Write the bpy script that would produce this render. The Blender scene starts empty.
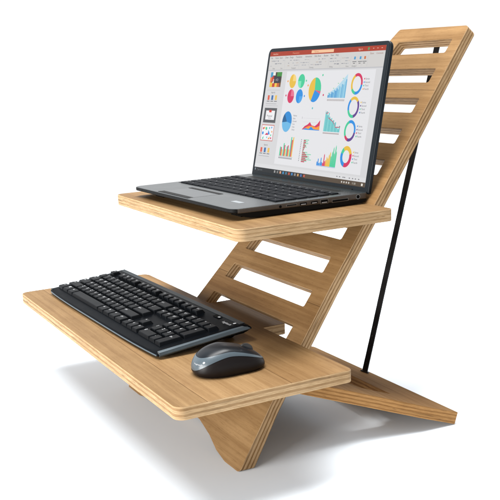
import bpy, bmesh, math, random
from mathutils import Vector, Matrix
random.seed(7)
S = 0.01                     # everything below is written in centimetres
R = math.radians
scene = bpy.context.scene
C = scene.collection

# ------------------------------------------------------------------ nodes
def new_mat(name):
    m = bpy.data.materials.new(name); m.use_nodes = True
    nt = m.node_tree
    b = nt.nodes['Principled BSDF']
    return m, nt, b

def node(nt, t, **kw):
    n = nt.nodes.new(t)
    for k, v in kw.items():
        if k.startswith('i_'):
            n.inputs[k[2:].replace('_', ' ')].default_value = v
        else:
            setattr(n, k, v)
    return n

def math_n(nt, op, a, b=None, c=None):
    n = nt.nodes.new('ShaderNodeMath'); n.operation = op
    for i, v in enumerate((a, b, c)):
        if v is None: continue
        if isinstance(v, (int, float)): n.inputs[i].default_value = v
        else: nt.links.new(v, n.inputs[i])
    return n.outputs[0]

def ramp(nt, fac, stops, interp='LINEAR'):
    n = nt.nodes.new('ShaderNodeValToRGB')
    cr = n.color_ramp; cr.interpolation = interp
    while len(cr.elements) < len(stops): cr.elements.new(0.5)
    for e, (p, c) in zip(cr.elements, stops):
        e.position = p; e.color = (*c, 1) if len(c) == 3 else c
    nt.links.new(fac, n.inputs[0])
    return n.outputs[0]

def mixc(nt, fac, a, b, mode='MIX'):
    n = nt.nodes.new('ShaderNodeMix'); n.data_type = 'RGBA'; n.blend_type = mode
    for i, v in ((0, fac), (6, a), (7, b)):
        if isinstance(v, (int, float)): n.inputs[i].default_value = v
        elif isinstance(v, tuple): n.inputs[i].default_value = (*v, 1) if len(v) == 3 else v
        else: nt.links.new(v, n.inputs[i])
    return n.outputs[2]

def mapped(nt, scale, loc=(0, 0, 0)):
    tc = nt.nodes.new('ShaderNodeTexCoord')
    mp = nt.nodes.new('ShaderNodeMapping')
    mp.inputs['Scale'].default_value = scale
    mp.inputs['Location'].default_value = loc
    nt.links.new(tc.outputs['Object'], mp.inputs[0])
    return mp.outputs[0]

def noise(nt, vec, scale, detail=4, rough=0.55, dist=0.0):
    n = nt.nodes.new('ShaderNodeTexNoise')
    n.inputs['Scale'].default_value = scale
    n.inputs['Detail'].default_value = detail
    n.inputs['Roughness'].default_value = rough
    n.inputs['Distortion'].default_value = dist
    nt.links.new(vec, n.inputs['Vector'])
    return n.outputs['Fac']

def face_wood(name, light, dark, seams, seed):
    """oiled birch veneer, grain along local X; seams = local y (m) where one veneer sheet ends"""
    m, nt, b = new_mat(name)
    warp = noise(nt, mapped(nt, (3, 10, 10), (seed, 0, 0)), 1.0, 2)
    tc = nt.nodes.new('ShaderNodeTexCoord')
    sep = nt.nodes.new('ShaderNodeSeparateXYZ'); nt.links.new(tc.outputs['Object'], sep.inputs[0])
    grain = noise(nt, mapped(nt, (4, 230, 60), (seed, 3, 0)), 1.0, 6, 0.62, 0.6)
    broad = noise(nt, mapped(nt, (2.2, 26, 8), (seed, 9, 0)), 1.0, 3, 0.5, 1.2)
    fleck = noise(nt, mapped(nt, (45, 700, 100), (seed, 1, 0)), 1.0, 3, 0.6)
    g = math_n(nt, 'ADD', math_n(nt, 'MULTIPLY', grain, 0.55), math_n(nt, 'MULTIPLY', broad, 0.45))
    col = ramp(nt, g, [(0.33, dark), (0.5, tuple((a + c) / 2 for a, c in zip(light, dark))), (0.66, light)])
    fl = ramp(nt, fleck, [(0.30, (0.62, 0.55, 0.48)), (0.45, (1, 1, 1))])
    col = mixc(nt, 0.55, col, fl, 'MULTIPLY')
    # each veneer sheet has its own tone
    prev = None
    for i, (y, tone) in enumerate(seams):
        wob = math_n(nt, 'ADD', sep.outputs[1], math_n(nt, 'MULTIPLY', math_n(nt, 'SUBTRACT', warp, 0.5), 0.006))
        gt = math_n(nt, 'GREATER_THAN', wob, y)
        col = mixc(nt, gt, col, mixc(nt, 1.0, col, tone, 'MULTIPLY'))
        line = math_n(nt, 'LESS_THAN', math_n(nt, 'ABSOLUTE', math_n(nt, 'SUBTRACT', wob, y)), 0.0005)
        col = mixc(nt, math_n(nt, 'MULTIPLY', line, 0.75), col, (0.06, 0.028, 0.010))
    pore = noise(nt, mapped(nt, (120, 1500, 300), (seed, 2, 4)), 1.0, 2, 0.5)
    col = mixc(nt, 0.7, col, ramp(nt, pore, [(0.27, (0.55, 0.46, 0.38)), (0.36, (1, 1, 1))]), 'MULTIPLY')
    streak = noise(nt, mapped(nt, (1.4, 75, 10), (seed, 6, 1)), 1.0, 4, 0.6, 0.3)
    col = mixc(nt, 1.0, col, ramp(nt, streak, [(0.34, (0.86, 0.82, 0.77)), (0.5, (1, 1, 1)), (0.66, (1.06, 1.06, 1.05))]), 'MULTIPLY')
    # slow blotches of the oil finish
    bl = noise(nt, mapped(nt, (7, 9, 7), (seed, 5, 2)), 1.0, 3)
    col = mixc(nt, 1.0, col, ramp(nt, bl, [(0.35, (0.86, 0.82, 0.77)), (0.62, (1.06, 1.05, 1.03))]), 'MULTIPLY')
    nt.links.new(col, b.inputs['Base Color'])
    b.inputs['Roughness'].default_value = 0.5
    b.inputs['Specular IOR Level'].default_value = 0.08
    bp = nt.nodes.new('ShaderNodeBump'); bp.inputs['Strength'].default_value = 0.12; bp.inputs['Distance'].default_value = 0.0006
    nt.links.new(grain, bp.inputs['Height']); nt.links.new(bp.outputs[0], b.inputs['Normal'])
    return m

def edge_wood(name, thick, seed, light=(0.44, 0.305, 0.172), mid=(0.225, 0.132, 0.060), plies=7.0):
    """plywood edge: seven plies across local z"""
    m, nt, b = new_mat(name)
    tc = nt.nodes.new('ShaderNodeTexCoord')
    sep = nt.nodes.new('ShaderNodeSeparateXYZ'); nt.links.new(tc.outputs['Object'], sep.inputs[0])
    wv = noise(nt, mapped(nt, (14, 14, 60), (seed, 0, 0)), 1.0, 5, 0.6)
    z = math_n(nt, 'ADD', sep.outputs[2], math_n(nt, 'MULTIPLY', math_n(nt, 'SUBTRACT', wv, 0.5), 0.0024))
    t = math_n(nt, 'MULTIPLY', z, plies / (thick * S))
    fr = math_n(nt, 'FRACT', math_n(nt, 'ADD', t, 21.0))
    par = math_n(nt, 'PINGPONG', t, 1.0)
    ply = ramp(nt, par, [(0.40, light), (0.60, mid)])
    ends = noise(nt, mapped(nt, (70, 70, 900), (seed, 4, 0)), 1.0, 4, 0.7)
    ply = mixc(nt, 1.0, ply, ramp(nt, ends, [(0.3, (0.72, 0.66, 0.58)), (0.62, (1.12, 1.1, 1.08))]), 'MULTIPLY')
    patch = noise(nt, mapped(nt, (16, 16, 200), (seed + 6, 3, 2)), 1.0, 4, 0.6)
    ply = mixc(nt, ramp(nt, patch, [(0.46, (0, 0, 0)), (0.66, (0.55, 0.55, 0.55))]), ply, tuple(a * 0.55 + c * 0.45 for a, c in zip(light, mid)))
    glue = ramp(nt, fr, [(0.0, (0.45, 0.34, 0.24)), (0.09, (1, 1, 1)), (0.93, (1, 1, 1)), (1.0, (0.45, 0.34, 0.24))])
    ply = mixc(nt, 0.75, ply, glue, 'MULTIPLY')
    v = noise(nt, mapped(nt, (20, 20, 420), (seed + 3, 7, 1)), 1.0, 3, 0.6)
    voids = ramp(nt, v, [(0.67, (0, 0, 0)), (0.71, (1, 1, 1))])
    ply = mixc(nt, voids, ply, (0.09, 0.045, 0.02))
    sv = noise(nt, mapped(nt, (7, 7, 330), (seed + 12, 3, 5)), 1.0, 3, 0.65)
    ply = mixc(nt, ramp(nt, sv, [(0.60, (0, 0, 0)), (0.66, (0.75, 0.75, 0.75))]), ply, tuple(a * 0.42 for a in mid))
    long = noise(nt, mapped(nt, (6, 6, 8), (seed + 1, 2, 1)), 1.0, 3)
    ply = mixc(nt, 1.0, ply, ramp(nt, long, [(0.35, (0.84, 0.8, 0.74)), (0.6, (1.05, 1.05, 1.05))]), 'MULTIPLY')
    nt.links.new(ply, b.inputs['Base Color'])
    b.inputs['Roughness'].default_value = 0.65
    b.inputs['Specular IOR Level'].default_value = 0.1
    bp = nt.nodes.new('ShaderNodeBump'); bp.inputs['Strength'].default_value = 0.2; bp.inputs['Distance'].default_value = 0.0005
    nt.links.new(ends, bp.inputs['Height']); nt.links.new(bp.outputs[0], b.inputs['Normal'])
    return m

def plastic(name, col, rough=0.4, spec=0.5, grit=0.0, metal=0.0, mott=0.0, coat=0.0):
    m, nt, b = new_mat(name)
    n = noise(nt, mapped(nt, (40, 40, 40)), 1.0, 4)
    c = ramp(nt, n, [(0.3, tuple(x * (1 - 0.12 - mott) for x in col)), (0.7, tuple(min(1, x * (1.06 + mott)) for x in col))])
    nt.links.new(c, b.inputs['Base Color'])
    r = nt.nodes.new('ShaderNodeMapRange'); nt.links.new(n, r.inputs[0])
    r.inputs[3].default_value = rough * 0.85; r.inputs[4].default_value = min(1, rough * 1.15)
    nt.links.new(r.outputs[0], b.inputs['Roughness'])
    b.inputs['Specular IOR Level'].default_value = spec
    b.inputs['Metallic'].default_value = metal
    b.inputs['Coat Weight'].default_value = coat
    if grit:
        g = noise(nt, mapped(nt, (2500, 2500, 2500)), 1.0, 2)
        bp = nt.nodes.new('ShaderNodeBump'); bp.inputs['Strength'].default_value = grit; bp.inputs['Distance'].default_value = 0.0002
        nt.links.new(g, bp.inputs['Height']); nt.links.new(bp.outputs[0], b.inputs['Normal'])
    return m

_em = {}
def glow(rgb):
    """a colour shown by the lit screen (sRGB 0-255)"""
    if rgb in _em: return _em[rgb]
    m, nt, b = new_mat('screen_colour_%d_%d_%d' % rgb)
    lin = [((c / 255) / 12.92 if c / 255 <= 0.04045 else ((c / 255 + 0.055) / 1.055) ** 2.4) for c in rgb]
    b.inputs['Base Color'].default_value = (0.004, 0.004, 0.004, 1)
    b.inputs['Roughness'].default_value = 0.35
    b.inputs['Specular IOR Level'].default_value = 0.15
    b.inputs['Emission Color'].default_value = (*lin, 1)
    b.inputs['Emission Strength'].default_value = 1.05
    _em[rgb] = m
    return m

# ------------------------------------------------------------------ mesh helpers
def empty(name, loc, label=None, cat=None, rot=(0, 0, 0)):
    o = bpy.data.objects.new(name, None); C.objects.link(o)
    o.location = [v * S for v in loc]; o.rotation_euler = rot
    o.empty_display_size = 0.05
    if label: o['label'] = label; o['category'] = cat
    return o

def obj(name, me, mats, parent=None, loc=(0, 0, 0), rot=(0, 0, 0), smooth=False):
    if isinstance(me, bmesh.types.BMesh):
        bm = me; me = bpy.data.meshes.new(name); bm.to_mesh(me); bm.free()
    me.name = name
    for m in (mats if isinstance(mats, (list, tuple)) else [mats]): me.materials.append(m)
    o = bpy.data.objects.new(name, me); C.objects.link(o)
    o.location = [v * S for v in loc]; o.rotation_euler = rot
    o.parent = parent
    if smooth:
        for p in me.polygons: p.use_smooth = True
        try: me.set_sharp_from_angle(angle=R(38))
        except Exception: pass
    return o

def bm_box(bm, x0, x1, y0, y1, z0, z1, mi=0, bev=0.0, seg=2):
    vs = [bm.verts.new((x * S, y * S, z * S)) for z in (z0, z1) for y in (y0, y1) for x in (x0, x1)]
    idx = [(0, 2, 3, 1), (4, 5, 7, 6), (0, 1, 5, 4), (2, 6, 7, 3), (0, 4, 6, 2), (1, 3, 7, 5)]
    fs = [bm.faces.new([vs[i] for i in f]) for f in idx]
    for f in fs: f.material_index = mi
    if bev:
        es = list({e for f in fs for e in f.edges})
        r = bmesh.ops.bevel(bm, geom=es, offset=bev * S, segments=seg, profile=0.6, affect='EDGES')
        for f in r['faces']: f.material_index = mi
    return fs

def arc_poly(pts, radii):
    """2D polygon with rounded corners"""
    out = []
    n = len(pts)
    for i in range(n):
        p = Vector(pts[i]); a = Vector(pts[i - 1]); c = Vector(pts[(i + 1) % n])
        r = radii[i] if isinstance(radii, (list, tuple)) else radii
        d1 = (a - p).normalized(); d2 = (c - p).normalized()
        ang = d1.angle(d2)
        if r <= 0.01 or ang > R(172): out.append(tuple(p)); continue
        t = min(r / math.tan(ang / 2), (a - p).length * 0.48, (c - p).length * 0.48)
        r = t * math.tan(ang / 2)
        s = p + d1 * t; e = p + d2 * t
        bis = (d1 + d2).normalized(); cen = p + bis * (r / math.sin(ang / 2))
        a0 = math.atan2(*(s - cen).yx); a1 = math.atan2(*(e - cen).yx)
        da = (a1 - a0 + math.pi) % (2 * math.pi) - math.pi
        k = 10
        for j in range(k + 1):
            q = a0 + da * j / k
            out.append((cen.x + r * math.cos(q), cen.y + r * math.sin(q)))
    return out

def slab(outer, holes, z0, z1, bev=0.1):
    """plate with holes, returned as mesh in metres; slot 0 = faces, slot 1 = cut edge"""
    cu = bpy.data.curves.new('c', 'CURVE'); cu.dimensions = '2D'; cu.fill_mode = 'BOTH'
    cu.extrude = ((z1 - z0) / 2 - bev) * S; cu.bevel_depth = bev * S; cu.bevel_resolution = 1
    cu.offset = -bev * S
    for poly in [outer] + holes:
        sp = cu.splines.new('POLY'); sp.points.add(len(poly) - 1)
        for q, (x, y) in zip(sp.points, poly): q.co = (x * S, y * S, 0, 1)
        sp.use_cyclic_u = True
    o = bpy.data.objects.new('c', cu); C.objects.link(o)
    dg = bpy.context.evaluated_depsgraph_get()
    me = bpy.data.meshes.new_from_object(o.evaluated_get(dg))
    bpy.data.objects.remove(o); bpy.data.curves.remove(cu)
    for v in me.vertices: v.co.z += (z0 + z1) / 2 * S
    for p in me.polygons:
        p.use_smooth = True
        p.material_index = 0 if abs(p.normal.z) > 0.9 else 1
    me.set_sharp_from_angle(angle=R(16))
    return me

_tc = {}
def glyphs(txt):
    """flat lettering mesh data, unit size, centred"""
    if txt in _tc: return _tc[txt]
    cu = bpy.data.curves.new('t', 'FONT'); cu.body = txt; cu.size = 1.0; cu.resolution_u = 2
    o = bpy.data.objects.new('t', cu); C.objects.link(o)
    dg = bpy.context.evaluated_depsgraph_get()
    me = bpy.data.meshes.new_from_object(o.evaluated_get(dg))
    vs = [tuple(v.co) for v in me.vertices]; fs = [tuple(p.vertices) for p in me.polygons]
    bpy.data.objects.remove(o); bpy.data.curves.remove(cu); bpy.data.meshes.remove(me)
    if vs:
        cx = (min(v[0] for v in vs) + max(v[0] for v in vs)) / 2
        vs = [(v[0] - cx, v[1], 0) for v in vs]
    _tc[txt] = (vs, fs)
    return _tc[txt]

def bm_text(bm, txt, x, y, z, size, mi, fn=None, left=False):
    vs, fs = glyphs(txt)
    if not vs: return
    off = min(v[0] for v in vs) if left else 0
    nv = []
    for v in vs:
        co = (x + (v[0] - off) * size, y + v[1] * size, z)
        nv.append(bm.verts.new([c * S for c in (fn(co) if fn else co)]))
    for f in fs:
        try: bm.faces.new([nv[i] for i in f]).material_index = mi
        except ValueError: pass

# ------------------------------------------------------------------ materials
T = 1.78
seams_b = [(0.112, (0.9, 0.86, 0.82)), (0.250, (1.14, 1.17, 1.2)), (0.405, (0.93, 0.93, 0.93)), (0.625, (1.06, 1.07, 1.1))]
M_board = face_wood('birch_veneer_upright', (0.262, 0.160, 0.073), (0.172, 0.097, 0.039), seams_b, 2.0)
M_shelfL = face_wood('birch_veneer_laptop_shelf', (0.232, 0.146, 0.069), (0.155, 0.089, 0.038), [(-0.05, (0.94, 0.92, 0.9))], 5.0)
M_shelfK = face_wood('birch_veneer_keyboard_shelf', (0.225, 0.144, 0.070), (0.150, 0.088, 0.039), [(-0.205, (1.12, 1.12, 1.14)), (-0.09, (0.9, 0.87, 0.82))], 8.0)
M_leg = face_wood('birch_veneer_rear_leg', (0.23, 0.138, 0.066), (0.13, 0.07, 0.028), [], 11.0)
M_leg.node_tree.nodes['Principled BSDF'].inputs['Specular IOR Level'].default_value = 0.03
M_leg.node_tree.nodes['Principled BSDF'].inputs['Roughness'].default_value = 0.8
E_board = edge_wood('ply_edge_upright', T, 1.0)
E_shelfL = edge_wood('ply_edge_laptop_shelf', T, 4.0, (0.415, 0.290, 0.165), (0.32, 0.21, 0.108))
E_shelfK = edge_wood('ply_edge_keyboard_shelf', T, 6.0, (0.405, 0.282, 0.158), (0.27, 0.168, 0.082), 5.0)
E_leg = edge_wood('ply_edge_rear_leg', T, 9.0, (0.37, 0.205, 0.078), (0.24, 0.12, 0.04))
M_web = plastic('black_webbing', (0.006, 0.005, 0.005), 0.7, 0.3, 0.3)
M_screw = plastic('dark_steel', (0.05, 0.05, 0.05), 0.35, 0.5, metal=0.8)
M_blk = plastic('black_plastic', (0.0018, 0.0026, 0.0038), 0.4, 0.04, 0.15)
M_key = plastic('black_keycap', (0.0028, 0.0037, 0.005), 0.42, 0.09, 0.2)
M_legend = plastic('white_legend', (0.45, 0.46, 0.48), 0.5, 0.3)
M_greyband = plastic('blue_grey_plastic', (0.060, 0.080, 0.095), 0.30, 0.5)
M_deck = plastic('grey_anodised_deck', (0.022, 0.029, 0.032), 0.27, 0.5, metal=0.3)
M_pad = plastic('grey_touchpad', (0.021, 0.028, 0.032), 0.25, 0.5, metal=0.2)
M_side = plastic('brown_grey_metal_side', (0.062, 0.050, 0.041), 0.42, 0.5, metal=0.3)
M_pan = plastic('black_bottom_pan', (0.005, 0.005, 0.005), 0.5, 0.1)
M_lid = plastic('dark_lid_shell', (0.004, 0.007, 0.010), 0.45, 0.18)
M_bez = plastic('black_bezel', (0.005, 0.008, 0.011), 0.45, 0.2)
M_lkey = plastic('laptop_keycap', (0.004, 0.005, 0.007), 0.55, 0.07)
M_hole = plastic('port_hole', (0.002, 0.002, 0.002), 0.8, 0.1)
M_rim = plastic('port_rim_metal', (0.16, 0.155, 0.15), 0.3, 0.5, metal=0.9)
M_blue = plastic('blue_port_tongue', (0.02, 0.05, 0.2), 0.5, 0.3)
M_shell = plastic('mouse_top_shell', (0.004, 0.006, 0.009), 0.33, 0.22)
M_mside = plastic('mouse_side_black', (0.007, 0.005, 0.005), 0.4, 0.2)
M_highlight = plastic('painted_highlight', (0.24, 0.27, 0.29), 0.25, 0.5, metal=0.4)  # pale tone for the painted palm-rest highlight
M_led = plastic('grey_indicator', (0.35, 0.36, 0.38), 0.4, 0.4)

# ------------------------------------------------------------------ DESK
TH = R(49.515)
cth, sth = math.cos(TH), math.sin(TH)
desk = empty('standing_desk', (0, 0, 0), 'golden brown plywood desk stand with slotted leaning board, two shelves and black strap', 'standing desk')

def redge(s):
    P = [(0, 1.4), (9.7, -0.8), (19.1, -2.35), (28.4, -3.8), (42.2, -5.5), (74.9, -9.8)]
    for (a, b), (c, d) in zip(P, P[1:]):
        if s <= c: return b + (d - b) * (s - a) / (c - a)
    return P[-1][1]
outer = [(1.4, 0), (-0.8, 9.7), (-2.35, 19.1), (-3.8, 28.4), (-5.5, 42.2), (-9.8, 74.9), (-27.0, 75.2), (-27.8, 72.8),
         (-33.8, 30.5), (-35.3, 19.2), (-38.6, 0), (-33.2, 0)]
rad = [0.5, 0, 0, 0, 0, 1.0, 0.6, 0.6, 0, 0, 0.5, 0.8]
# shallow arch between the two feet
arch = [(-30.0, 0.6), (-26.5, 1.7), (-22.5, 2.6), (-18, 2.9), (-13.8, 2.6), (-9.6, 1.7), (-6.0, 0.55), (-2.8, 0)]
outer += arch; rad += [0] * 7 + [0.8]
holes = []
for k in range(-0, 10):
    s1 = 21.15 + 5.69 * k; s0 = s1 - 2.65
    if k in (0, 4): s0 = s1 - 4.75
    xr = lambda s: -6.45 - 0.103 * (s - 21.1)
    xl = lambda s: -31.6 + 0.128 * (s - 21.1)
    holes.append(arc_poly([(xl(s0), s0), (xr(s0), s0), (xr(s1), s1), (xl(s1), s1)], 0.28))
me = slab(arc_poly(outer, rad), holes, -T, 0, 0.09)
for v in me.vertices:                       # the feet are cut level with the floor
    y = v.co.y / S; z = v.co.z / S
    if y < 3.2:
        v.co.y += (-z) * cth / sth * S * max(0, 1 - y / 3.2)
obj('upright_board', me, [M_board, E_board], desk, rot=(TH, 0, 0))

ZL, ZK = 31.95, 14.42
def shelf(name, x0, x1, yf, yb, z, tongue, mats, th, rr):
    ta, tb, td = tongue
    pts = [(x0, yf), (x1, yf), (x1, yb), (tb, yb), (tb, yb + td), (ta, yb + td), (ta, yb), (x0, yb)]
    yo = yb
    loc = [(a, b - yo) for a, b in pts]
    me = slab(arc_poly(loc, [rr, rr, 0.8, 0.1, 0.5, 0.5, 0.1, 1.5]), [], -th, 0, 0.13)
    return obj(name, me, mats, desk, loc=(0, yo, z))
shelf('laptop_shelf', -45.2, -1.0, 2.6, 27.35, ZL, (-30.6, -12.8, 4.2), [M_shelfL, E_shelfL], 1.76, 1.3)
shelf('keyboard_shelf', -57.4, 10.1, -12.15, 12.35, ZK, (-30.4, -12.7, 3.9), [M_shelfK, E_shelfK], 1.68, 1.3)

# rear leg: low frame with an opening, lying back to the floor
AL = math.atan(0.352)
def ly(y): return (y - 34.4) / math.cos(AL)
ro = [(3.9, 0), (3.5, ly(28.4)), (2.4, ly(23)), (1.3, ly(17)), (0.3, ly(11)), (-0.1, ly(9.2)), (-34.0, ly(9.2)), (-34.6, ly(11)), (-34.6, ly(20)), (-34.4, 0)]
hole = [(-1.6, ly(26.4)), (-2.4, ly(22)), (-5, ly(20.6)), (-29, ly(20.6)), (-31, ly(22)), (-32, ly(26.6))]
me = slab(arc_poly(ro, [0.25, 0, 0, 0, 0, 0.2, 0.2, 0, 0, 0.5]), [arc_poly(hole, [0.15, 0.5, 3, 3, 0.5, 0.15])], 0, T, 0.07)
obj('rear_leg', me, [M_leg, E_leg], desk, loc=(0, 34.4, 0), rot=(-AL, 0, 0))

# strap from the rear bar up behind the board
P0 = Vector((-16.4, 33.0, 2.3)); P1 = Vector((-17.6, 49.2, 54.9))
d = (P1 - P0); L = d.length
bm = bmesh.new()
for i in range(24):
    a = L * i / 24; b = L * (i + 1) / 24
    tw = 0.03 * math.sin(i * 0.8)
    bm_box(bm, -0.44, 0.44, -0.11 + tw, 0.13 + tw, a, b + 0.05)
ex = Vector((1, 0.5, 0)).normalized(); ez = d.normalized(); ey = ez.cross(ex).normalized(); ex = ey.cross(ez)
st = obj('strap', bm, M_web, desk, loc=P0)
st.rotation_euler = Matrix((ex, ey, ez)).transposed().to_euler()
for (zz, nm) in ((0.15, 'strap_anchor'), (L - 0.4, 'strap_anchor')):
    bm = bmesh.new(); bm_box(bm, -0.7, 0.7, -0.25, 0.25, zz - 0.35, zz + 0.2, bev=0.08)
    a = obj(nm, bm, M_screw, st)
bm = bmesh.new()
for k in range(5):
    bmesh.ops.create_cone(bm, cap_ends=True, segments=10, radius1=0.09 * S, radius2=0.09 * S, depth=0.08 * S,
                          matrix=Matrix.Translation((0, -0.19 * S, (1.7 + k * 1.5) * S)) @ Matrix.Rotation(R(90), 4, 'X'))
obj('eyelets', bm, M_screw, st)

# ------------------------------------------------------------------ KEYS
def keycap(w, dpt, h, in_side, in_front, in_back, bev, z0=0.0):
    bm = bmesh.new()
    b = [(-w/2, -dpt/2, z0), (w/2, -dpt/2, z0), (w/2, dpt/2, z0), (-w/2, dpt/2, z0)]
    t = [(-w/2+in_side, -dpt/2+in_front, z0+h), (w/2-in_side, -dpt/2+in_front, z0+h), (w/2-in_side, dpt/2-in_back, z0+h), (-w/2+in_side, dpt/2-in_back, z0+h)]
    vb = [bm.verts.new([c * S for c in p]) for p in b]; vt = [bm.verts.new([c * S for c in p]) for p in t]
    bm.faces.new(vt); bm.faces.new(vb[::-1])
    for i in range(4): bm.faces.new([vb[i], vb[(i+1) % 4], vt[(i+1) % 4], vt[i]])
    es = [e for e in bm.edges if any(v in vt for v in e.verts)]
    bmesh.ops.bevel(bm, geom=es, offset=bev * S, segments=2, profile=0.5, affect='EDGES')
    return bm

# ------------------------------------------------------------------ KEYBOARD
kb = empty('keyboard', (-7.6, -7.0, ZK + 0.12), 'full-size black wireless keyboard with blue-grey edge lying on the lower shelf', 'keyboard', rot=(R(4.6), 0, R(1.4)))
KW, KD = 45.6, 14.9
def kbx(x): return -KW + x       # local x from left edge
# case: profile lofted along x
bm = bmesh.new()
def case_ring(x, fr, squeeze):
    # profile points (y, z) anticlockwise seen from +x
    z = 0.0
    pts = [(0.5 + fr, 0.0), (0.05 + fr, 0.22), (0.0 + fr, 0.38), (0.18 + fr, 0.62), (1.2, 0.86), (2.0, 0.92), (11.6, 1.0), (12.2, 1.12), (13.9, 1.2), (14.6, 1.05), (14.9, 0.75), (14.85, 0.5), (14.3, 0.2), (13.6, 0.0)]
    return [(x, y, 0.45 + (zz - 0.45) * squeeze) for y, zz in pts]
xs = [0, 0.12, 0.5, 1.5, 3.5, 6, 10, 14, 18, 22, 26, 30, 34, 38, 42, 44.1, 45.1, 45.48, 45.6]
rings = []
for x in xs:
    u = (x / KW) * 2 - 1
    fr = 0.45 * abs(u) ** 4 - 0.15
    sq = 1.0
    e = min(x, KW - x)
    if e < 0.5: sq = 0.35 + 0.65 * math.sqrt(max(0, 1 - (1 - e / 0.5) ** 2))
    rings.append([bm.verts.new([c * S for c in (kbx(q[0]), q[1], q[2])]) for q in case_ring(x, fr, sq)])
n = len(rings[0])
for a, b in zip(rings, rings[1:]):
    for i in range(n): bm.faces.new([a[i], a[(i+1) % n], b[(i+1) % n], b[i]])
bm.faces.new(rings[0]); bm.faces.new(rings[-1][::-1])
bmesh.ops.recalc_face_normals(bm, faces=bm.faces)
obj('case', bm, M_blk, kb, smooth=True)
# blue-grey trim along the right and left sides and the front lip
bm = bmesh.new()
def sweep(bm, path, prof_fn):
    rr = []
    for i, p in enumerate(path): rr.append([bm.verts.new([c * S for c in q]) for q in prof_fn(i, p)])
    m = len(rr[0])
    for a, b in zip(rr, rr[1:]):
        for i in range(m): bm.faces.new([a[i], a[(i+1) % m], b[(i+1) % m], b[i]])
    bm.faces.new(rr[0]); bm.faces.new(rr[-1][::-1])
ys = [0.45, 0.8, 1.5, 4, 8, 12, 13.6, 14.3, 14.7]
tp = [1, 1, 1, 1, 1, 1, 0.95, 0.75, 0.35]
sweep(bm, ys, lambda i, y: [(0.03, y, 0.14 + 0.02 * y), (0.22 - 0.1 * (i in (0, 8)), y, 0.4 + 0.015 * y), (0.10, y, 0.80 * tp[i] + 0.02 * y), (-0.28, y, 0.935 * tp[i] + 0.017 * y), (-0.5, y, 0.88 * tp[i] + 0.012 * y), (-0.4, y, 0.3)])
sweep(bm, ys, lambda i, y: [(-KW - 0.03, y, 0.14 + 0.02 * y), (-KW - 0.12, y, 0.4 + 0.01 * y), (-KW - 0.05, y, 0.7 + 0.02 * y), (-KW + 0.2, y, 0.8 + 0.02 * y), (-KW + 0.4, y, 0.3)])
fx = [x for x in xs if 0.3 < x < 45.4]
sweep(bm, fx, lambda i, x: (lambda fr: [(kbx(x), fr - 0.02, 0.16), (kbx(x), fr - 0.10, 0.28), (kbx(x), fr + 0.0, 0.40), (kbx(x), fr + 0.3, 0.3)])(0.45 * abs(x / KW * 2 - 1) ** 4 - 0.15))
bmesh.ops.recalc_face_normals(bm, faces=bm.faces)
obj('side_trim', bm, M_greyband, kb, smooth=True)
# glossy strip behind the function keys
bm = bmesh.new(); bm_box(bm, kbx(1.0), kbx(44.6), 13.55, 14.45, 1.12, 1.22, bev=0.04)
obj('rear_strip', bm, plastic('grey_rear_strip', (0.012, 0.016, 0.019), 0.4, 0.15), kb)
for xx in (kbx(5), kbx(41.9)):
    bm = bmesh.new(); bm_box(bm, -1.0, 1.0, -0.5, 0.35, -1.12, 0.1, bev=0.25, seg=3)
    obj('tilt_foot', bm, M_hole, kb, loc=(xx, 13.1, 0), smooth=True)
for xx in (kbx(3), kbx(42.6)):
    bm = bmesh.new(); bm_box(bm, -1.0, 1.0, -0.3, 0.3, -0.1, 0.1, bev=0.04)
    obj('rubber_foot', bm, M_hole, kb, loc=(xx, 1.4, 0))

U = 1.9
rows = []
Y0 = 2.35                                             # centre of front row
def row(y, x, keys, h=0.52, dy=U):
    for lab, w in keys:
        if lab is not None: rows.append((x + w * U / 2, y, w * U, dy, lab, h))
        x += w * U
x0 = 1.05
row(Y0, x0, [('Ctrl', 1.25), ('win', 1.25), ('Alt', 1.25), ('', 6.25), ('Alt', 1.25), ('Fn', 1.25), ('=', 1.25), ('Ctrl', 1.25)])
row(Y0+U, x0, [('Shift', 2.25)] + [(c, 1) for c in 'ZXCVBNM<>?'] + [('Shift', 2.75)])
row(Y0+2*U, x0, [('Caps', 1.75)] + [(c, 1) for c in 'ASDFGHJKL:"'] + [('Enter', 2.25)])
row(Y0+3*U, x0, [('Tab', 1.5)] + [(c, 1) for c in 'QWERTYUIOP{}'] + [('|', 1.5)])
row(Y0+4*U, x0, [(c, 1) for c in '~1234567890-+'] + [('Back', 2)])
xn = x0 + 15 * U + 0.45
row(Y0, xn, [('<', 1), ('v', 1), ('>', 1)])
row(Y0+U, xn, [(None, 1), ('^', 1), (None, 1)])
row(Y0+3*U, xn, [('Del', 1), ('End', 1), ('PgD', 1)])
row(Y0+4*U, xn, [('Ins', 1), ('Hm', 1), ('PgU', 1)])
xp = xn + 3 * U + 0.45
row(Y0, xp, [('0', 2), ('.', 1)]); row(Y0+U, xp, [('1', 1), ('2', 1), ('3', 1)]); row(Y0+2*U, xp, [('4', 1), ('5', 1), ('6', 1)])
row(Y0+3*U, xp, [('7', 1), ('8', 1), ('9', 1)]); row(Y0+4*U, xp, [('Num', 1), ('/', 1), ('*', 1), ('-', 1)])
rows.append((xp + 3.5*U, Y0 + 0.5*U, U, 2*U, 'Ent', 0.52)); rows.append((xp + 3.5*U, Y0 + 2.5*U, U, 2*U, '+', 0.52))
yf = Y0 + 5 * U + 0.30
def frow(x, labs):
    for l in labs: rows.append((x + U/2, yf, U, 1.75, l, 0.66)); x += U
fstart = len(rows)
frow(x0, ['Esc']); frow(x0 + 2*U, ['F1', 'F2', 'F3', 'F4']); frow(x0 + 6.5*U, ['F5', 'F6', 'F7', 'F8']); frow(x0 + 11*U, ['F9', 'F10', 'F11', 'F12'])
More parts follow.
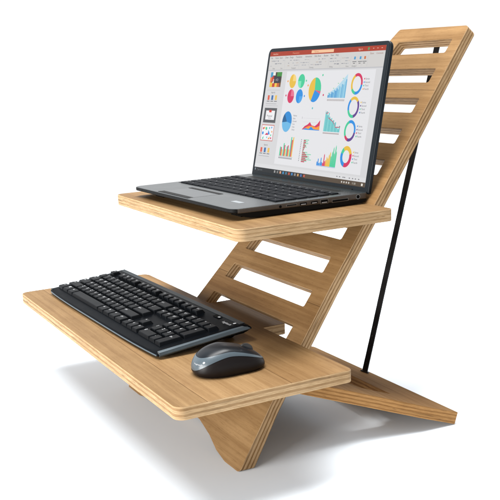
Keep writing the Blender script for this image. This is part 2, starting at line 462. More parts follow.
frow(xn, ['Prt', 'Scr', 'Brk'])
order = sorted(range(len(rows)), key=lambda i: rows[i][0] - rows[i][1] * 0.5, reverse=True)
keep = set(order[:99])
rest = bmesh.new()
cache = {}
for i, (x, y, w, dd, lab, h) in enumerate(rows):
    z = 0.9 + y * 0.006
    f = i >= fstart
    ck = (round(w, 2), dd, lab, h)
    if ck not in cache:
        bm = keycap(w - 0.12, dd - 0.12, h, 0.2 if w > 1.5 else 0.1, 0.12 if not f else 0.08, 0.30 if not f else 0.42, 0.09 if not f else 0.13)
        sz = 0.72 if len(lab) == 1 else (0.56 if len(lab) == 2 else 0.46)
        if lab and lab != 'win':
            big = w > 2.6
            tx = -w/2 + 0.42 if len(lab) > 2 or big or f else -w/2 + 0.4
            bm_text(bm, lab, tx, (dd/2 - 0.92) if dd < 3 else 0.4, h + 0.006, sz, 1, left=True)
        elif lab == 'win':
            for a in (0, 0.26):
                for b2 in (0, 0.24):
                    bm_box(bm, -0.5 + a, -0.28 + a, 0.05 + b2, 0.25 + b2, h, h + 0.006, 1)
        m_ = bpy.data.meshes.new('key'); bm.to_mesh(m_); bm.free()
        m_.materials.append(M_key); m_.materials.append(M_legend)
        cache[ck] = m_
    if i in keep:
        o = bpy.data.objects.new('key', cache[ck]); C.objects.link(o); o.parent = kb
        o.location = (kbx(x) * S, y * S, z * S)
    else:
        tmp = cache[ck].copy(); tmp.transform(Matrix.Translation((kbx(x) * S, y * S, z * S))); rest.from_mesh(tmp); bpy.data.meshes.remove(tmp)
if len(rest.verts):
    o = obj('keys', rest, [M_key, M_legend], kb); o['kind'] = 'stuff'
else: rest.free()
# indicator and maker's mark at the rear right, reading from the front
bm = bmesh.new(); bm_box(bm, -1.0, 0.9, -0.36, 0.36, 0, 0.02, 0); 
bm_box(bm, 0.25, 0.75, -0.15, 0.15, 0.02, 0.035, 1)
obj('battery_window', bm, [M_hole, M_led], kb, loc=(kbx(39.0), yf + 0.95, 1.21))
bm = bmesh.new(); bm_text(bm, 'logitech', 0, 0, 0, 0.74, 0)
bmesh.ops.create_circle(bm, cap_ends=True, segments=16, radius=0.25 * S, matrix=Matrix.Translation((0.9 * S, 0.98 * S, 0)))
obj('maker_mark', bm, M_legend, kb, loc=(kbx(42.9), yf + 0.1, 1.24))

# ------------------------------------------------------------------ MOUSE
ms = empty('computer_mouse', (1.3, -0.8, ZK), 'small black wireless mouse with a blue-grey band, beside the keyboard on the lower shelf', 'mouse', rot=(0, 0, R(-4)))
HX, HY = 3.05, 4.85
def mpt(th, k):
    c, s = math.cos(th), math.sin(th)
    e = 2 / 2.45
    fx = HX * math.copysign(abs(c) ** e, c); fy = HY * math.copysign(abs(s) ** e, s)
    yn = fy / HY
    fx *= 1 - 0.07 * math.exp(-((yn - 0.15) / 0.4) ** 2) - 0.06 * max(0, yn)
    ph = k * math.pi / 2
    if k < 0.1: r = 0.93 + 0.07 * math.sin(k / 0.1 * math.pi / 2)
    else:
        q = (k - 0.1) / 0.9
        r = (1 - q ** 1.9) ** 0.62
    x = fx * r; y = fy * r
    yq = y / HY
    H = 3.45 - 1.25 * max(0, yq + 0.2) ** 1.4 - 0.55 * max(0, -yq - 0.1) ** 1.8
    z = 0.10 + H * (math.sin(min(1, k) * math.pi / 2) ** 0.92)
    return Vector((x, y, z))
def k_lo(th):
    a = -math.cos(th - R(-90))             # -1 rear .. +1 front
    side = abs(math.cos(th))
    base = 0.14 + 0.36 * side ** 1.6
    if math.sin(th) > 0: base = 0.24 + 0.26 * side ** 0.9
    return base
def k_hi(th):
    s = math.sin(th); side = abs(math.cos(th))
    if s <= 0: return k_lo(th) + 0.36 - 0.22 * side ** 1.6
    return k_lo(th) + 0.13 - 0.06 * s
def mouse_patch(klo, khi, n, off=0.0, th0=0, th1=2 * math.pi, cap=False, N=96):
    bm = bmesh.new(); rings = []
    full = abs(th1 - th0 - 2 * math.pi) < 1e-6
    ths = [th0 + (th1 - th0) * i / N for i in range(N + (0 if full else 1))]
    for j in range(n + 1):
        rr = []
        for th in ths:
            a, b = klo(th), khi(th)
            k = a + (b - a) * j / n
            p = mpt(th, k)
            if off:
                cc = mpt(th, 0.3) * 0; nrm = (p - Vector((0, p.y * 0.75, 1.0))).normalized(); p = p + nrm * off
            rr.append(bm.verts.new(p * S))
        rings.append(rr)
    m = len(ths)
    for a, b in zip(rings, rings[1:]):
        for i in range(m if full else m - 1): bm.faces.new([a[i], a[(i+1) % m], b[(i+1) % m], b[i]])
    if cap: bmesh.ops.remove_doubles(bm, verts=bm.verts, dist=1e-5)
    return bm
bm = mouse_patch(lambda t: 0.0, lambda t: k_lo(t) + 0.01, 12)
low = [v for v in bm.verts if v.co.z < 0.11 * S]
low = sorted(low, key=lambda v: math.atan2(v.co.y, v.co.x)); bm.faces.new(low)
obj('lower_body', bm, M_mside, ms, smooth=True)
obj('side_band', mouse_patch(lambda t: k_lo(t) - 0.004, lambda t: k_hi(t) + 0.004, 10, 0.045), M_greyband, ms, smooth=True)
bm = mouse_patch(lambda t: k_hi(t) - 0.01, lambda t: 0.9999, 22, cap=True)
obj('top_shell', bm, M_shell, ms, smooth=True)
# buttons: thin raised leaves over the front half, left and right of the wheel
for sgn in (-1, 1):
    bm = bmesh.new(); g = []
    def surf(x, y):
        # height of the shell above (x, y)
        lo, hi = 0.1, 0.9999; th = math.atan2(y / HY, x / HX)
        best = None
        for it in range(22):
            mid = (lo + hi) / 2; p = mpt(th, mid)
            if math.hypot(p.x, p.y) > math.hypot(x, y): lo = mid
            else: hi = mid
        return mpt(th, (lo + hi) / 2).z
    for iy in range(13):
        y = 0.9 + 3.2 * iy / 12; rr = []
        for ix in range(7):
            wmax = 1.95 - 0.5 * (iy / 12) ** 2
            x = sgn * (0.48 + (wmax - 0.48) * ix / 6)
            e = 0.035 if 0 < iy < 12 and 0 < ix < 6 else -0.01
            rr.append(bm.verts.new(Vector((x, y, surf(x, y) + e)) * S))
        g.append(rr)
    for a, b in zip(g, g[1:]):
        for i in range(6): bm.faces.new([a[i], a[i+1], b[i+1], b[i]] if sgn > 0 else [a[i+1], a[i], b[i], b[i+1]])
    obj('button', bm, M_shell, ms, smooth=True)
bm = bmesh.new()
bmesh.ops.create_cone(bm, cap_ends=True, segments=40, radius1=0.95 * S, radius2=0.95 * S, depth=0.55 * S, matrix=Matrix.Translation((0, 2.5 * S, 2.18 * S)) @ Matrix.Rotation(R(90), 4, 'Y'))
bmesh.ops.bevel(bm, geom=list(bm.edges), offset=0.06 * S, segments=2, affect='EDGES')
obj('scroll_wheel', bm, M_screw, ms, smooth=True)
bm = bmesh.new()
def wrap(co):
    th = R(-90) + co[0] * 0.28; k = 0.30 + co[1] * 0.1
    p = mpt(th, k); n = (p - Vector((0, p.y * 0.75, 1.0))).normalized()
    return tuple(p + n * 0.07)
bm_text(bm, 'logitech', 0.95, 0.15, 0, 0.55, 0, fn=wrap)
bm.faces.new([bm.verts.new(Vector(wrap((1.9 + 0.2 * math.cos(i * math.pi / 6), 1.0 + 0.28 * math.sin(i * math.pi / 6)))) * S) for i in range(12)])
obj('maker_mark', bm, M_legend, ms)

# ------------------------------------------------------------------ LAPTOP
LW, LD_ = 33.7, 22.7
lap = empty('laptop', (-6.8, 4.88, ZL + 0.02), 'open grey laptop showing a slide of colourful charts, standing on the upper shelf', 'laptop', rot=(0, 0, R(1.3)))
def rrect(x0, x1, y0, y1, r): return arc_poly([(x0, y0), (x1, y0), (x1, y1), (x0, y1)], r)
me = slab(rrect(-LW, 0, 0, LD_, [1.3, 1.3, 0.5, 0.5]), [], 0.72, 1.62, 0.14)
for v in me.vertices:
    if v.co.z < 0.95 * S and v.co.y < 3.5 * S: v.co.z += 0.33 * S * (1 - max(0, v.co.y) / (3.5 * S))
for p in me.polygons:
    if p.normal.y < -0.35 and p.normal.z < 0.8: p.material_index = 2
base = obj('base', me, [M_deck, M_side, M_pan], lap)
# black bottom pan: tapered in towards the front
bm = bmesh.new()
prof = [(0.5, 1.1), (2.2, 0.34), (3.0, 0.16), (21.6, 0.16), (22.5, 0.5), (22.5, 0.80)]
a = [bm.verts.new((-(LW - 0.12) * S, y * S, z * S)) for y, z in prof]; b = [bm.verts.new((-0.12 * S, y * S, z * S)) for y, z in prof]
for i in range(len(prof)): bm.faces.new([a[i], a[(i+1) % 6], b[(i+1) % 6], b[i]])
bm.faces.new(a); bm.faces.new(b[::-1])
bmesh.ops.recalc_face_normals(bm, faces=bm.faces)
obj('bottom_pan', bm, M_pan, base)
bm = bmesh.new(); bm_box(bm, -LW + 1.4, -1.4, -0.012, 0.3, 1.16, 1.40, bev=0.01)
obj('front_strip', bm, M_pan, base)
for xx in (-LW + 4, -4):
    for yy in (3.2, 20.0):
        bm = bmesh.new(); bm_box(bm, -1.4, 1.4, -0.4, 0.4, -0.02, 0.2, bev=0.05)
        obj('rubber_foot', bm, M_hole, base, loc=(xx, yy, 0))
# keyboard well and keys
bm = bmesh.new(); bm_box(bm, -LW + 1.2, -1.3, 7.7, 18.9, 1.60, 1.626)
obj('keyboard_well', bm, M_hole, base)
lk = {}
def lkey(x, y, w, dd, lab):
    ck = (round(w, 2), round(dd, 2), lab)
    if ck not in lk:
        bm = keycap(w - 0.26, dd - 0.26, 0.17, 0.05, 0.05, 0.05, 0.05)
        if lab: bm_text(bm, lab, -w/2 + 0.3, dd/2 - 0.85, 0.175, 0.42 if len(lab) == 1 else 0.32, 1, left=True)
        m_ = bpy.data.meshes.new('key'); bm.to_mesh(m_); bm.free(); m_.materials.append(M_lkey); m_.materials.append(M_led); lk[ck] = m_
    o = bpy.data.objects.new('key', lk[ck]); C.objects.link(o); o.parent = base; o.location = (x * S, y * S, 1.626 * S)
lu = 1.93; lx0 = -LW + 1.55; ly0 = 8.75
def lrow(i, keys, dy=1.88):
    x = lx0
    tot = sum(w for _, w in keys); sc = (LW - 3.15) / tot
    for lab, w in keys:
        lkey(x + w * sc / 2, ly0 + i * 1.88, w * sc, dy, lab); x += w * sc
lrow(0, [('Ctrl', 1.1), ('Fn', 1), ('', 1), ('Alt', 1), ('', 5.2), ('Alt', 1), ('Ctrl', 1), ('<', 1), ('v', 1), ('>', 1)])
lrow(1, [('Shift', 2.3)] + [(c, 1) for c in 'ZXCVBNM,./'] + [('Shift', 2.6)])
lrow(2, [('Caps', 1.8)] + [(c, 1) for c in "ASDFGHJKL;'"] + [('Enter', 2.2)])
lrow(3, [('Tab', 1.5)] + [(c, 1) for c in 'QWERTYUIOP[]'] + [('\\', 1.5)])
lrow(4, [(c, 1) for c in '`1234567890-='] + [('Back', 2)])
lrow(5, [('Esc', 1)] + [('F%d' % i, 1) for i in range(1, 13)] + [('Ins', 1), ('Del', 1)], 1.5)
# speaker grille / hinge strip
bm = bmesh.new(); bm_box(bm, -LW + 3.5, -3.5, 19.6, 20.9, 1.60, 1.628); obj('speaker_grille', bm, M_pan, base)
# touchpad and its two pairs of buttons
bm = bmesh.new(); bm_box(bm, -24.9, -14.3, 0.62, 6.55, 1.60, 1.622, 0); obj('touchpad_seam', bm, M_pan, base)
bm = bmesh.new(); bm_box(bm, -24.8, -14.4, 1.5, 5.7, 1.61, 1.628, bev=0.004); obj('touchpad', bm, M_pad, base)
for (xa, xb) in ((-24.8, -19.65), (-19.55, -14.4)):
    for (ya, yb, m_) in ((0.4, 0.95, M_pan), (5.8, 6.5, M_pan)):
        bm = bmesh.new(); bm_box(bm, xa, xb, ya, yb, 1.61, 1.66, bev=0.02); obj('touchpad_button', bm, m_, base)
bm = bmesh.new(); bm_box(bm, -6.9, -4.3, 3.6, 4.5, 1.62, 1.632)  # soft reflection on the palm rest, laid on as a pale patch
obj('highlight_patch', bm, M_highlight, base)
# ports on the right side
def port(y0, y1, z0, z1, rim=False, tongue=None):
    bm = bmesh.new()
    if rim: bm_box(bm, -0.3, 0.02, y0 - 0.1, y1 + 0.1, z0 - 0.08, z1 + 0.08, 1, bev=0.02)
    bm_box(bm, -0.3, 0.035, y0, y1, z0, z1, 0)
    if tongue: bm_box(bm, -0.2, 0.045, y0 + 0.15, y1 - 0.15, z0 + 0.06, z0 + 0.18, 2)
    obj('port', bm, [M_hole, M_rim, tongue or M_hole], base)
def roundport(y, z, r, rim):
    bm = bmesh.new()
    Rm = Matrix.Rotation(R(90), 4, 'Y')
    if rim: bmesh.ops.create_cone(bm, cap_ends=True, segments=24, radius1=(r + 0.1) * S, radius2=(r + 0.1) * S, depth=0.3 * S, matrix=Matrix.Translation((-0.13 * S, y * S, z * S)) @ Rm)
    for f in bm.faces: f.material_index = 1
    r2 = bmesh.ops.create_cone(bm, cap_ends=True, segments=24, radius1=r * S, radius2=r * S, depth=0.3 * S, matrix=Matrix.Translation((-0.112 * S, y * S, z * S)) @ Rm)
    for f in {f for v in r2['verts'] for f in v.link_faces}: f.material_index = 0
    if rim: bmesh.ops.create_cone(bm, cap_ends=True, segments=10, radius1=0.07 * S, radius2=0.07 * S, depth=0.3 * S, matrix=Matrix.Translation((-0.09 * S, y * S, z * S)) @ Rm)
    obj('port', bm, [M_hole, M_rim], base)
roundport(7.65, 1.17, 0.20, False)
port(8.7, 10.3, 1.12, 1.26, True)
port(10.9, 12.0, 0.98, 1.32, False, M_led)
port(12.75, 13.85, 0.98, 1.32, False, M_led)
port(14.4, 15.6, 0.86, 1.36, True, M_led)
port(16.4, 19.1, 0.84, 1.12, True)
roundport(20.9, 1.15, 0.27, True)

# lid
lid = empty('lid', (0, LD_, 1.51)); lid.parent = lap; lid.rotation_euler = (-R(11.85), 0, 0)
# local: x along width, z up the lid, front face at y=0
def to_lid(me):
    me.transform(Matrix.Rotation(R(90), 4, 'X'))
    return me
shell = to_lid(slab(rrect(-LW, 0, -0.2, 22.1, [0.3, 0.3, 1.1, 1.1]), [], -0.62, -0.05, 0.14))
bpy.data.objects.remove(lid)
lid = obj('lid', shell, [M_lid, M_lid], lap, loc=(0, LD_, 1.51), rot=(-R(11.85), 0, 0))
me = to_lid(slab(rrect(-LW + 0.25, -0.25, 0.0, 21.85, [0.3, 0.3, 0.9, 0.9]), [], -0.1, 0.0, 0.03))
obj('bezel', me, [M_bez, M_bez], lid)
bm = bmesh.new()
bmesh.ops.create_cone(bm, cap_ends=True, segments=20, radius1=0.55 * S, radius2=0.55 * S, depth=26 * S, matrix=Matrix.Translation((-LW / 2 * S, 0.35 * S, -0.15 * S)) @ Matrix.Rotation(R(90), 4, 'Y'))
obj('hinge', bm, M_pan, lid, smooth=True)

# display: one flat sheet of lit colours; X right, Y down, in cm on the glass
DX0, DZ0, DW, DH = -32.9, 21.45, 31.95, 20.75
sy = DH / 20.4
bm = bmesh.new(); mats = []; layer = [0]
def mi(rgb):
    m = glow(rgb)
    if m not in mats: mats.append(m)
    return mats.index(m)
def P(pts, rgb, lv):
    vs = [bm.verts.new(((DX0 + x) * S, -(0.012 + 0.006 * lv) * S, (DZ0 - y * sy) * S)) for x, y in pts]
    f = bm.faces.new(vs); f.material_index = mi(rgb)
    f.normal_update()
    if f.normal.y > 0: f.normal_flip()
def Q(x0, y0, x1, y1, rgb, lv): P([(x0, y0), (x1, y0), (x1, y1), (x0, y1)], rgb, lv)
def wedge(cx, cy, r, a0, a1, rgb, lv, ri=0.0, ry=None):
    n = max(3, int(abs(a1 - a0) / 12)); ry = ry or r
    o = [(cx + r * math.sin(R(a0 + (a1 - a0) * i / n)), cy - ry * math.cos(R(a0 + (a1 - a0) * i / n))) for i in range(n + 1)]
    if ri: 
        k = ri / r
        inn = [(cx + (x - cx) * k, cy + (y - cy) * k) for x, y in o]
        for i in range(n): P([o[i], o[i+1], inn[i+1], inn[i]], rgb, lv)
    else: P(o + [(cx, cy)], rgb, lv)
def W(txt, x, y, size, rgb, lv):
    k = mi(rgb)
    bm_text(bm, txt, x, y, 0, size, k, fn=lambda c: (DX0 + c[0], -(0.012 + 0.006 * lv), DZ0 - (y - (c[1] - y)) * sy), left=True)
RED=(168,54,28); RIB=(204,202,200); SL=(222,222,225); PANE=(208,208,210)
YE=(226,184,60); GR=(64,198,148); MG=(206,44,92); BL=(34,138,218); PU=(92,58,138); TL=(84,186,190); DKT=(100,100,104); OR=(240,150,50)
Q(0, 0, 31.95, 20.4, PANE, 0)
Q(0, 0, 31.95, 0.75, RED, 1)
Q(12.8, 0.12, 19.0, 0.58, (236, 190, 150), 2)
W('Tell me', 13.6, 0.5, 0.4, (190, 110, 70), 3); W('AutoSave', 1.0, 0.52, 0.42, (235, 190, 170), 2); W('Presentation', 7.2, 0.52, 0.4, (228, 150, 120), 2)
W('Sign in', 25.4, 0.52, 0.4, (240, 200, 180), 2); wedge(27.9, 0.38, 0.22, 0, 360, (90, 150, 90), 2)
for i in range(3): Q(28.9 + i, 0.33, 29.2 + i, 0.4, (240, 200, 180), 2)
Q(0, 0.75, 31.95, 3.05, RIB, 1)
Q(0, 3.05, 31.95, 3.2, (184, 184, 188), 1)
x = 0.5
for w in ('File', 'Home', 'Insert', 'Draw', 'Design', 'Transitions', 'Animations', 'Slide Show', 'Review', 'View', 'Help'):
    W(w, x, 1.2, 0.42, (80, 80, 84), 2); x += 0.34 * len(w) * 0.62 + 0.55
W('Share', 28.4, 1.22, 0.4, (150, 90, 70), 2); W('Comments', 29.9, 1.22, 0.36, (150, 90, 70), 2)
for gx in (5.1, 9.6, 12.6, 18.0, 21.2, 23.8, 25.4, 26.6, 28.0): Q(gx, 1.35, gx + 0.04, 2.95, (180, 180, 184), 2)
def ico(x, y, s, c): Q(x, y, x + s, y + s, c, 2)
random.seed(3)
for (xa, xb) in ((0.5, 5.0), (5.5, 9.4), (9.9, 12.4), (13.0, 17.6), (18.3, 21.0), (21.5, 23.6)):
    for yy in (1.5, 1.95, 2.35):
        xx = xa
        while xx < xb:
            ww = random.uniform(0.2, 0.75)
            if random.random() < 0.62: Q(xx, yy, min(xx + ww, xb), yy + random.uniform(0.08, 0.17), random.choice([(160,160,166),(176,176,180),(170,172,178),(140,142,150),(190,180,172)]), 2)
            xx += ww + 0.16
for gx, w in ((1.4, 'Slides'), (4.0, 'Font'), (7.4, 'Paragraph'), (12.8, 'Drawing'), (18.4, 'Editing'), (22.7, 'Voice'), (24.3, 'Designer')): W(w, gx, 2.95, 0.34, (110, 110, 116), 2)
for gx, c in ((24.6, (70, 150, 200)), (26.0, (70, 150, 200)), (27.1, (200, 110, 60))):
    ico(gx, 1.45, 0.42, c); Q(gx - 0.3, 2.15, gx + 0.7, 2.25, DKT, 2); Q(gx - 0.1, 2.4, gx + 0.4, 2.5, DKT, 2)
# slide
Q(6.25, 3.4, 30.4, 18.75, SL, 1)
# slide thumbnails
Q(1.15, 3.45, 4.75, 5.95, (70, 60, 50), 2)
for (a, b, c, d2, col) in ((1.15, 3.45, 1.9, 4.3, (60,150,190)), (1.9, 3.45, 2.7, 4.0, (230,230,225)), (3.2, 3.45, 4.75, 4.2, (60,140,60)), (1.15, 4.3, 1.7, 5.2, (220,120,60)), (1.7, 4.1, 2.3, 5.0, (190,50,40)), (2.4, 4.1, 4.4, 5.3, (48,50,62)), (1.15, 5.2, 2.0, 5.95, (230,190,60)), (2.0, 5.3, 2.8, 5.95, (190,60,40)), (2.8, 5.3, 3.5, 5.95, (235,195,70)), (3.5, 5.3, 4.2, 5.95, (200,100,50)), (2.0, 4.6, 2.4, 5.3, (240,235,225)), (4.2, 5.2, 4.75, 5.95, (120,80,50))):
    Q(a, b, c, d2, col, 3)
W('HD', 3.0, 4.95, 0.6, (170, 170, 180), 4)
Q(0.6, 6.45, 4.8, 6.5, (175, 175, 178), 2); Q(0.9, 9.1, 4.9, 9.16, (175, 175, 178), 2)
for yb in (7.0, 15.9):
    W('Agenda', 2.1, yb, 0.42, DKT, 2)
    for i, c in enumerate(((214, 88, 66), (42, 104, 168), (226, 184, 80))):
        Q(1.15 + i * 1.2, yb + 0.35, 1.75 + i * 1.2, yb + 1.15, c, 2)
        Q(1.0 + i * 1.2, yb + 1.3, 1.9 + i * 1.2, yb + 1.42, DKT, 2)
    Q(0.8, yb + 1.75, 4.3, yb + 1.83, (160, 160, 164), 2)
Q(0.7, 9.5, 4.75, 12.0, (84, 86, 90), 2); Q(1.3, 9.95, 4.2, 11.5, (232, 232, 234), 3); Q(2.3, 9.85, 3.1, 10.25, (206, 56, 44), 4)
W('Proposal', 1.75, 11.0, 0.5, (70, 70, 74), 4); Q(2.2, 11.2, 3.2, 11.26, DKT, 4)
Q(0.6, 12.35, 4.65, 15.1, (196, 96, 84), 2); Q(0.72, 12.47, 4.53, 14.98, (232, 234, 238), 3)
for (a, b, r, c) in ((1.2, 13.0, .2, MG), (1.6, 12.9, .2, YE), (2.2, 13.0, .27, GR), (3.2, 12.9, .18, TL), (3.9, 12.8, .16, BL), (4.1, 13.5, .16, OR), (1.2, 13.8, .27, BL), (3.9, 14.1, .16, GR), (4.0, 14.6, .18, MG), (2.7, 14.5, .15, TL)): wedge(a, b, r, 0, 360, c, 4)
P([(2.0, 14.0), (2.6, 13.7), (3.0, 13.95), (3.0, 14.1), (2.0, 14.1)], MG, 4); P([(2.9, 13.2), (3.3, 13.6), (3.5, 14.0), (2.9, 14.0)], BL, 4)
P([(1.1, 14.8), (1.6, 14.3), (1.6, 14.8)], GR, 4); P([(3.0, 14.8), (3.6, 14.3), (3.6, 14.8)], OR, 4)
# four small pies
for (cx, cy, c, c2, a) in ((8.45, 5.0, YE, (238, 206, 120), 0), (11.05, 5.0, GR, (120, 222, 178), 180), (8.45, 7.45, MG, (226, 110, 140), 0), (11.05, 7.45, BL, (70, 160, 228), 90)):
    wedge(cx, cy, 1.0, 0, 360, c, 2, ry=1.14); wedge(cx, cy, 1.0, a, a + 90, c2, 3, ry=1.14)
for (a, b, c) in ((6.95, 5.0, OR), (12.5, 4.95, GR), (6.95, 7.35, MG), (12.55, 7.4, BL), (13.2, 5.7, OR), (17.0, 4.1, GR), (17.9, 7.2, MG), (15.4, 9.3, TL)):
    wedge(a, b, 0.17, 0, 360, c, 2)
# big pie
for (a0, a1, c) in ((-8, 96, GR), (96, 110, (206, 90, 130)), (110, 205, BL), (205, 352, YE)): wedge(15.3, 6.4, 1.72, a0, a1, c, 2, ry=1.95)
# donuts
for (cy, segs, ri) in ((5.5, ((-30, 95, MG), (95, 190, BL), (190, 235, GR), (235, 330, YE)), 1.02), (8.95, ((-40, 50, YE), (50, 170, PU), (170, 250, GR), (250, 320, BL)), 1.02),
                   (12.45, ((-20, 100, BL), (100, 195, PU), (195, 235, MG), (235, 340, GR)), 1.02), (16.3, ((-35, 70, YE), (70, 195, MG), (195, 290, BL), (290, 325, GR)), 0.85)):
    for a0, a1, c in segs: wedge(26.25, cy, 1.42, a0, a1, c, 2, ri=ri, ry=1.6)
for y0, cs in ((4.75, (MG, BL, GR, OR)), (8.2, (YE, PU, GR, BL)), (11.7, (BL, PU, MG, GR)), (15.55, (YE, MG, BL, GR))):
    for i, c in enumerate(cs):
        yy = y0 + i * 0.5; wedge(28.0, yy, 0.12, 0, 360, c, 2)
        W(('Series', 'Second', 'Third', 'Fourth')[i], 28.25, yy + 0.13, 0.40, (90, 92, 98), 2)
# rising chart
hs = [0.5, 0.8, 0.7, 1.1, 1.0, 1.5, 1.35, 1.8, 1.6, 2.2, 2.0, 2.6, 2.5, 3.1, 3.5]
for i, hh in enumerate(hs):
    xx = 19.1 + i * 0.31; c = [(66, 146, 202), (84, 160, 208), (110, 178, 214)][i % 3] if i < 9 else [(120, 184, 216), (140, 198, 222), (104, 172, 210)][i % 3]
    Q(xx, 7.6 - hh * 0.8, xx + 0.27, 7.6, c, 3)
P([(19.1, 7.6), (19.1, 7.0), (21.2, 6.0), (23.7, 4.0), (23.8, 7.6)], (176, 210, 226), 2)
for i in range(15): Q(19.15 + i * 0.31, 7.8, 19.3 + i * 0.31, 8.1, (150, 140, 140), 2)
for i in range(4): Q(19.2 + i * 1.1, 6.85 - i * 0.75, 19.5 + i * 1.1, 6.95 - i * 0.75, (120, 200, 160), 4)
# shaded pie with a list
wedge(8.4, 11.65, 1.45, 0, 360, (34, 134, 206), 2, ry=1.7); wedge(8.4, 11.65, 1.45, 100, 265, (104, 178, 222), 3, ry=1.7); wedge(8.4, 11.65, 1.45, 265, 320, (24, 92, 142), 3, ry=1.7)
for i in range(6): W(('Market', 'Sales', 'Growth', 'Cost', 'Units', 'Other')[i], 10.15, 10.72 + i * 0.46, 0.38, (100, 104, 112), 2)
# small area chart
W('5', 12.8, 11.0, 0.4, DKT, 2)
for i in range(3): Q(13.2, 10.9 + i * 0.6, 18.0, 10.93 + i * 0.6, (196, 196, 200), 2)
P([(13.2, 12.75), (13.9, 12.2), (14.7, 11.9), (15.3, 11.5), (15.9, 12.0), (16.8, 12.1), (17.5, 11.7), (18.1, 11.1), (18.2, 12.75)], MG, 3)
P([(13.4, 12.75), (14.4, 12.35), (15.2, 12.1), (16.2, 12.1), (17.2, 12.3), (18.1, 12.0), (18.2, 12.75)], OR, 4)
P([(13.4, 12.75), (14.2, 12.5), (15.2, 12.6), (15.8, 12.2), (16.6, 12.6), (18.2, 12.65), (18.2, 12.75)], BL, 5)
# falling teal chart with a line
hs = [3.0, 3.1, 2.5, 2.9, 2.3, 2.0, 2.1, 1.7, 1.8, 1.4, 1.5, 0.8, 0.9, 0.5, 1.0]
for i, hh in enumerate(hs): Q(19.3 + i * 0.29, 12.8 - hh, 19.3 + i * 0.29 + 0.26, 12.8, TL if i % 3 else (110, 200, 200), 3)
pl_ = [(19.3, 9.5), (19.5, 10.0), (20.1, 9.8), (20.2, 10.6), (20.9, 10.9), (21.6, 11.2), (22.1, 11.6), (22.4, 12.0), (23.1, 12.0), (23.7, 11.9)]
for (a, b), (c, d2) in zip(pl_, pl_[1:]): P([(a, b), (c, d2), (c, d2 + 0.12), (a, b + 0.12)], (190, 60, 90), 4)
for i in range(14): Q(19.3 + i * 0.31, 12.95, 19.5 + i * 0.31, 13.15, (150, 130, 130), 2)
# grouped bars
for i, gh in enumerate((1.9, 2.1, 2.1, 3.2)):
    bx = 7.45 + i * 1.02
    for j, (hh, c) in enumerate(((gh * 0.78 if i % 2 == 0 else gh, GR), (gh * (0.86 if i else 0.75), MG), (gh * 0.55 if i < 3 else gh * 1.0, YE))):
        Q(bx + j * 0.30, 17.3 - hh, bx + j * 0.30 + 0.28, 17.3, c, 3)
Q(7.3, 17.35, 11.6, 17.4, (150, 150, 154), 2)
for i in range(13): Q(7.4 + i * 0.32, 17.5, 7.6 + i * 0.32, 17.75, (120, 120, 128), 2)
# sideways bars
for i in range(13):
    yy = 14.3 + i * 0.28; m_ = [0.6, 0.7, 0.5, 0.8, 0.6, 0.4, 0.3, 0.9, 1.3, 1.7, 1.2, 1.5, 1.0][i]; g = [1.5, 1.2, 1.4, 0.9, 1.1, 0.5, 0.4, 1.5, 2.6, 2.1, 2.3, 2.8, 1.6][i]
    Q(14.3, yy, 14.3 + g, yy + 0.12, (110, 204, 164), 2); Q(14.3, yy + 0.1, 14.3 + m_, yy + 0.26, MG, 3)
    Q(13.5, yy, 13.7, yy + 0.14, (130, 130, 138), 2)
# histogram
hs = [(0.6, BL), (1.1, BL), (0.4, BL), (0.5, (90, 160, 220)), (1.3, BL), (0.6, BL), (0.5, MG), (1.9, MG), (0.8, MG), (1.0, OR), (1.5, YE), (1.3, YE), (1.9, YE), (2.3, YE), (1.7, GR), (2.4, GR), (3.1, GR), (2.2, GR), (3.4, GR), (2.5, GR)]
for i, (hh, c) in enumerate(hs): P([(18.8 + i * 0.255, 18.1), (18.8 + i * 0.255, 18.1 - hh * 0.9), (18.92 + i * 0.255, 18.1 - hh), (19.02 + i * 0.255, 18.1 - hh * 0.85), (19.05 + i * 0.255, 18.1)], c, 3)
Q(18.8, 18.15, 23.9, 18.2, BL, 2)
# status row and taskbar
Q(0, 19.05, 31.95, 19.7, (214, 214, 216), 1)
for x in (24.6, 25.3, 26.2, 26.6, 27.8, 28.6, 29.3, 30.1): Q(x, 19.3, x + 0.3, 19.45, (120, 120, 126), 2)
Q(0, 19.7, 8.0, 20.4, (30, 34, 38), 1); Q(8.0, 19.7, 16.0, 20.4, (48, 46, 46), 1); Q(16.0, 19.7, 31.95, 20.4, (84, 70, 56), 1)
Q(0.2, 19.85, 0.55, 20.2, (120, 130, 140), 2); W('Type here', 1.0, 20.2, 0.42, (110, 116, 120), 2)
for x, c in ((6.6, (150, 150, 150)), (7.5, (120, 120, 120)), (8.4, (214, 160, 130)), (9.3, (60, 140, 190)), (10.2, (70, 120, 150)), (11.1, (190, 80, 60)), (12.0, (60, 130, 190)), (12.9, (140, 140, 140)), (13.8, (200, 150, 90)), (14.7, (70, 110, 170)), (15.6, (190, 90, 70))): Q(x, 19.85, x + 0.45, 20.25, c, 2)
for x in (26.0, 26.6, 27.2, 27.8): Q(x, 19.95, x + 0.3, 20.2, (200, 196, 190), 2)
W('11:30', 28.8, 20.2, 0.42, (205, 200, 190), 2); Q(31.0, 19.9, 31.4, 20.25, (225, 220, 210), 2)
obj('display', bm, mats, lid)

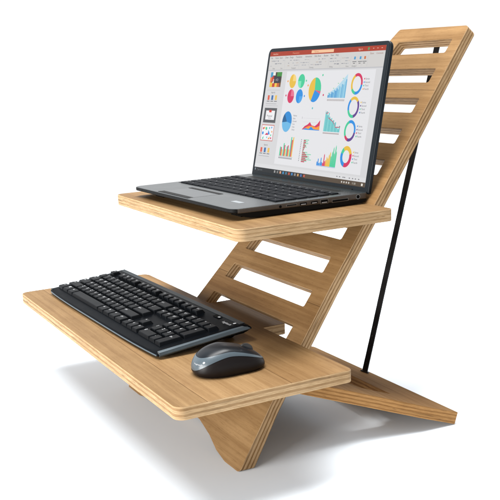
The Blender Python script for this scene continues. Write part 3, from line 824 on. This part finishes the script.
# ------------------------------------------------------------------ FLOOR, LIGHT
m, nt, b = new_mat('white_paper_floor')
n = noise(nt, mapped(nt, (2, 2, 2)), 1.0, 3)
nt.links.new(ramp(nt, n, [(0.3, (0.81, 0.868, 0.93)), (0.7, (0.82, 0.878, 0.94))]), b.inputs['Base Color'])
b.inputs['Roughness'].default_value = 0.9; b.inputs['Specular IOR Level'].default_value = 0.1
bm = bmesh.new(); bmesh.ops.create_circle(bm, cap_ends=True, segments=96, radius=2.6)
fl = obj('ground', bm, m); fl['kind'] = 'structure'

# studio surroundings: white backdrop beyond the desk, dim room behind the camera
w = bpy.data.worlds.new('World'); scene.world = w; w.use_nodes = True
nt = w.node_tree; bg = nt.nodes['Background']
tc = nt.nodes.new('ShaderNodeTexCoord')
dt = nt.nodes.new('ShaderNodeVectorMath'); dt.operation = 'DOT_PRODUCT'; dt.inputs[1].default_value = (-0.88, 0.45, 0.0)
nt.links.new(tc.outputs['Generated'], dt.inputs[0])
nt.links.new(ramp(nt, dt.outputs['Value'], [(0.15, (0.44, 0.44, 0.445)), (0.6, (1.08, 1.08, 1.09))]), bg.inputs[0])
bg.inputs[1].default_value = 1.0

def area(name, loc, target, sx, sy_, power, col=(1, 1, 1)):
    l = bpy.data.lights.new(name, 'AREA'); l.shape = 'RECTANGLE'; l.size = sx * S; l.size_y = sy_ * S; l.energy = power; l.color = col
    o = bpy.data.objects.new(name, l); C.objects.link(o); o.location = [c * S for c in loc]
    dv = Vector(target) - Vector(loc); o.rotation_euler = dv.to_track_quat('-Z', 'Y').to_euler()
    return o
area('overhead_softbox', (-52, 10, 400), (-24, 18, 0), 440, 150, 445, (1, 1, 0.985))
area('front_softbox', (30, -330, 75), (-20, 20, 30), 260, 120, 185, (1, 0.99, 0.97))

# ------------------------------------------------------------------ CAMERA
cd = bpy.data.cameras.new('camera'); cam = bpy.data.objects.new('camera', cd); C.objects.link(cam); scene.camera = cam
yaw, pit, rol = R(63.929), R(-11.399), R(-2.699)
F = Vector((-math.sin(yaw) * math.cos(pit), math.cos(yaw) * math.cos(pit), math.sin(pit)))
Rt = Vector((math.cos(yaw), math.sin(yaw), 0)); Up = Rt.cross(F)
R2 = Rt * math.cos(rol) + Up * math.sin(rol); U2 = -Rt * math.sin(rol) + Up * math.cos(rol)
mt = Matrix((R2, U2, -F)).transposed().to_4x4(); mt.translation = Vector((102.0, -51.629, 52.905)) * S
cam.matrix_world = mt
cd.sensor_width = 36; cd.sensor_fit = 'HORIZONTAL'; cd.lens = 36 * 920.96 / 500
cd.shift_x = 38.02 / 500; cd.shift_y = 0.07 / 500
cd.clip_start = 0.01; cd.clip_end = 200

scene.render.resolution_x = 1024; scene.render.resolution_y = 1024
scene.view_settings.view_transform = 'Standard'; scene.view_settings.look = 'None'
scene.view_settings.exposure = 0; scene.view_settings.gamma = 1
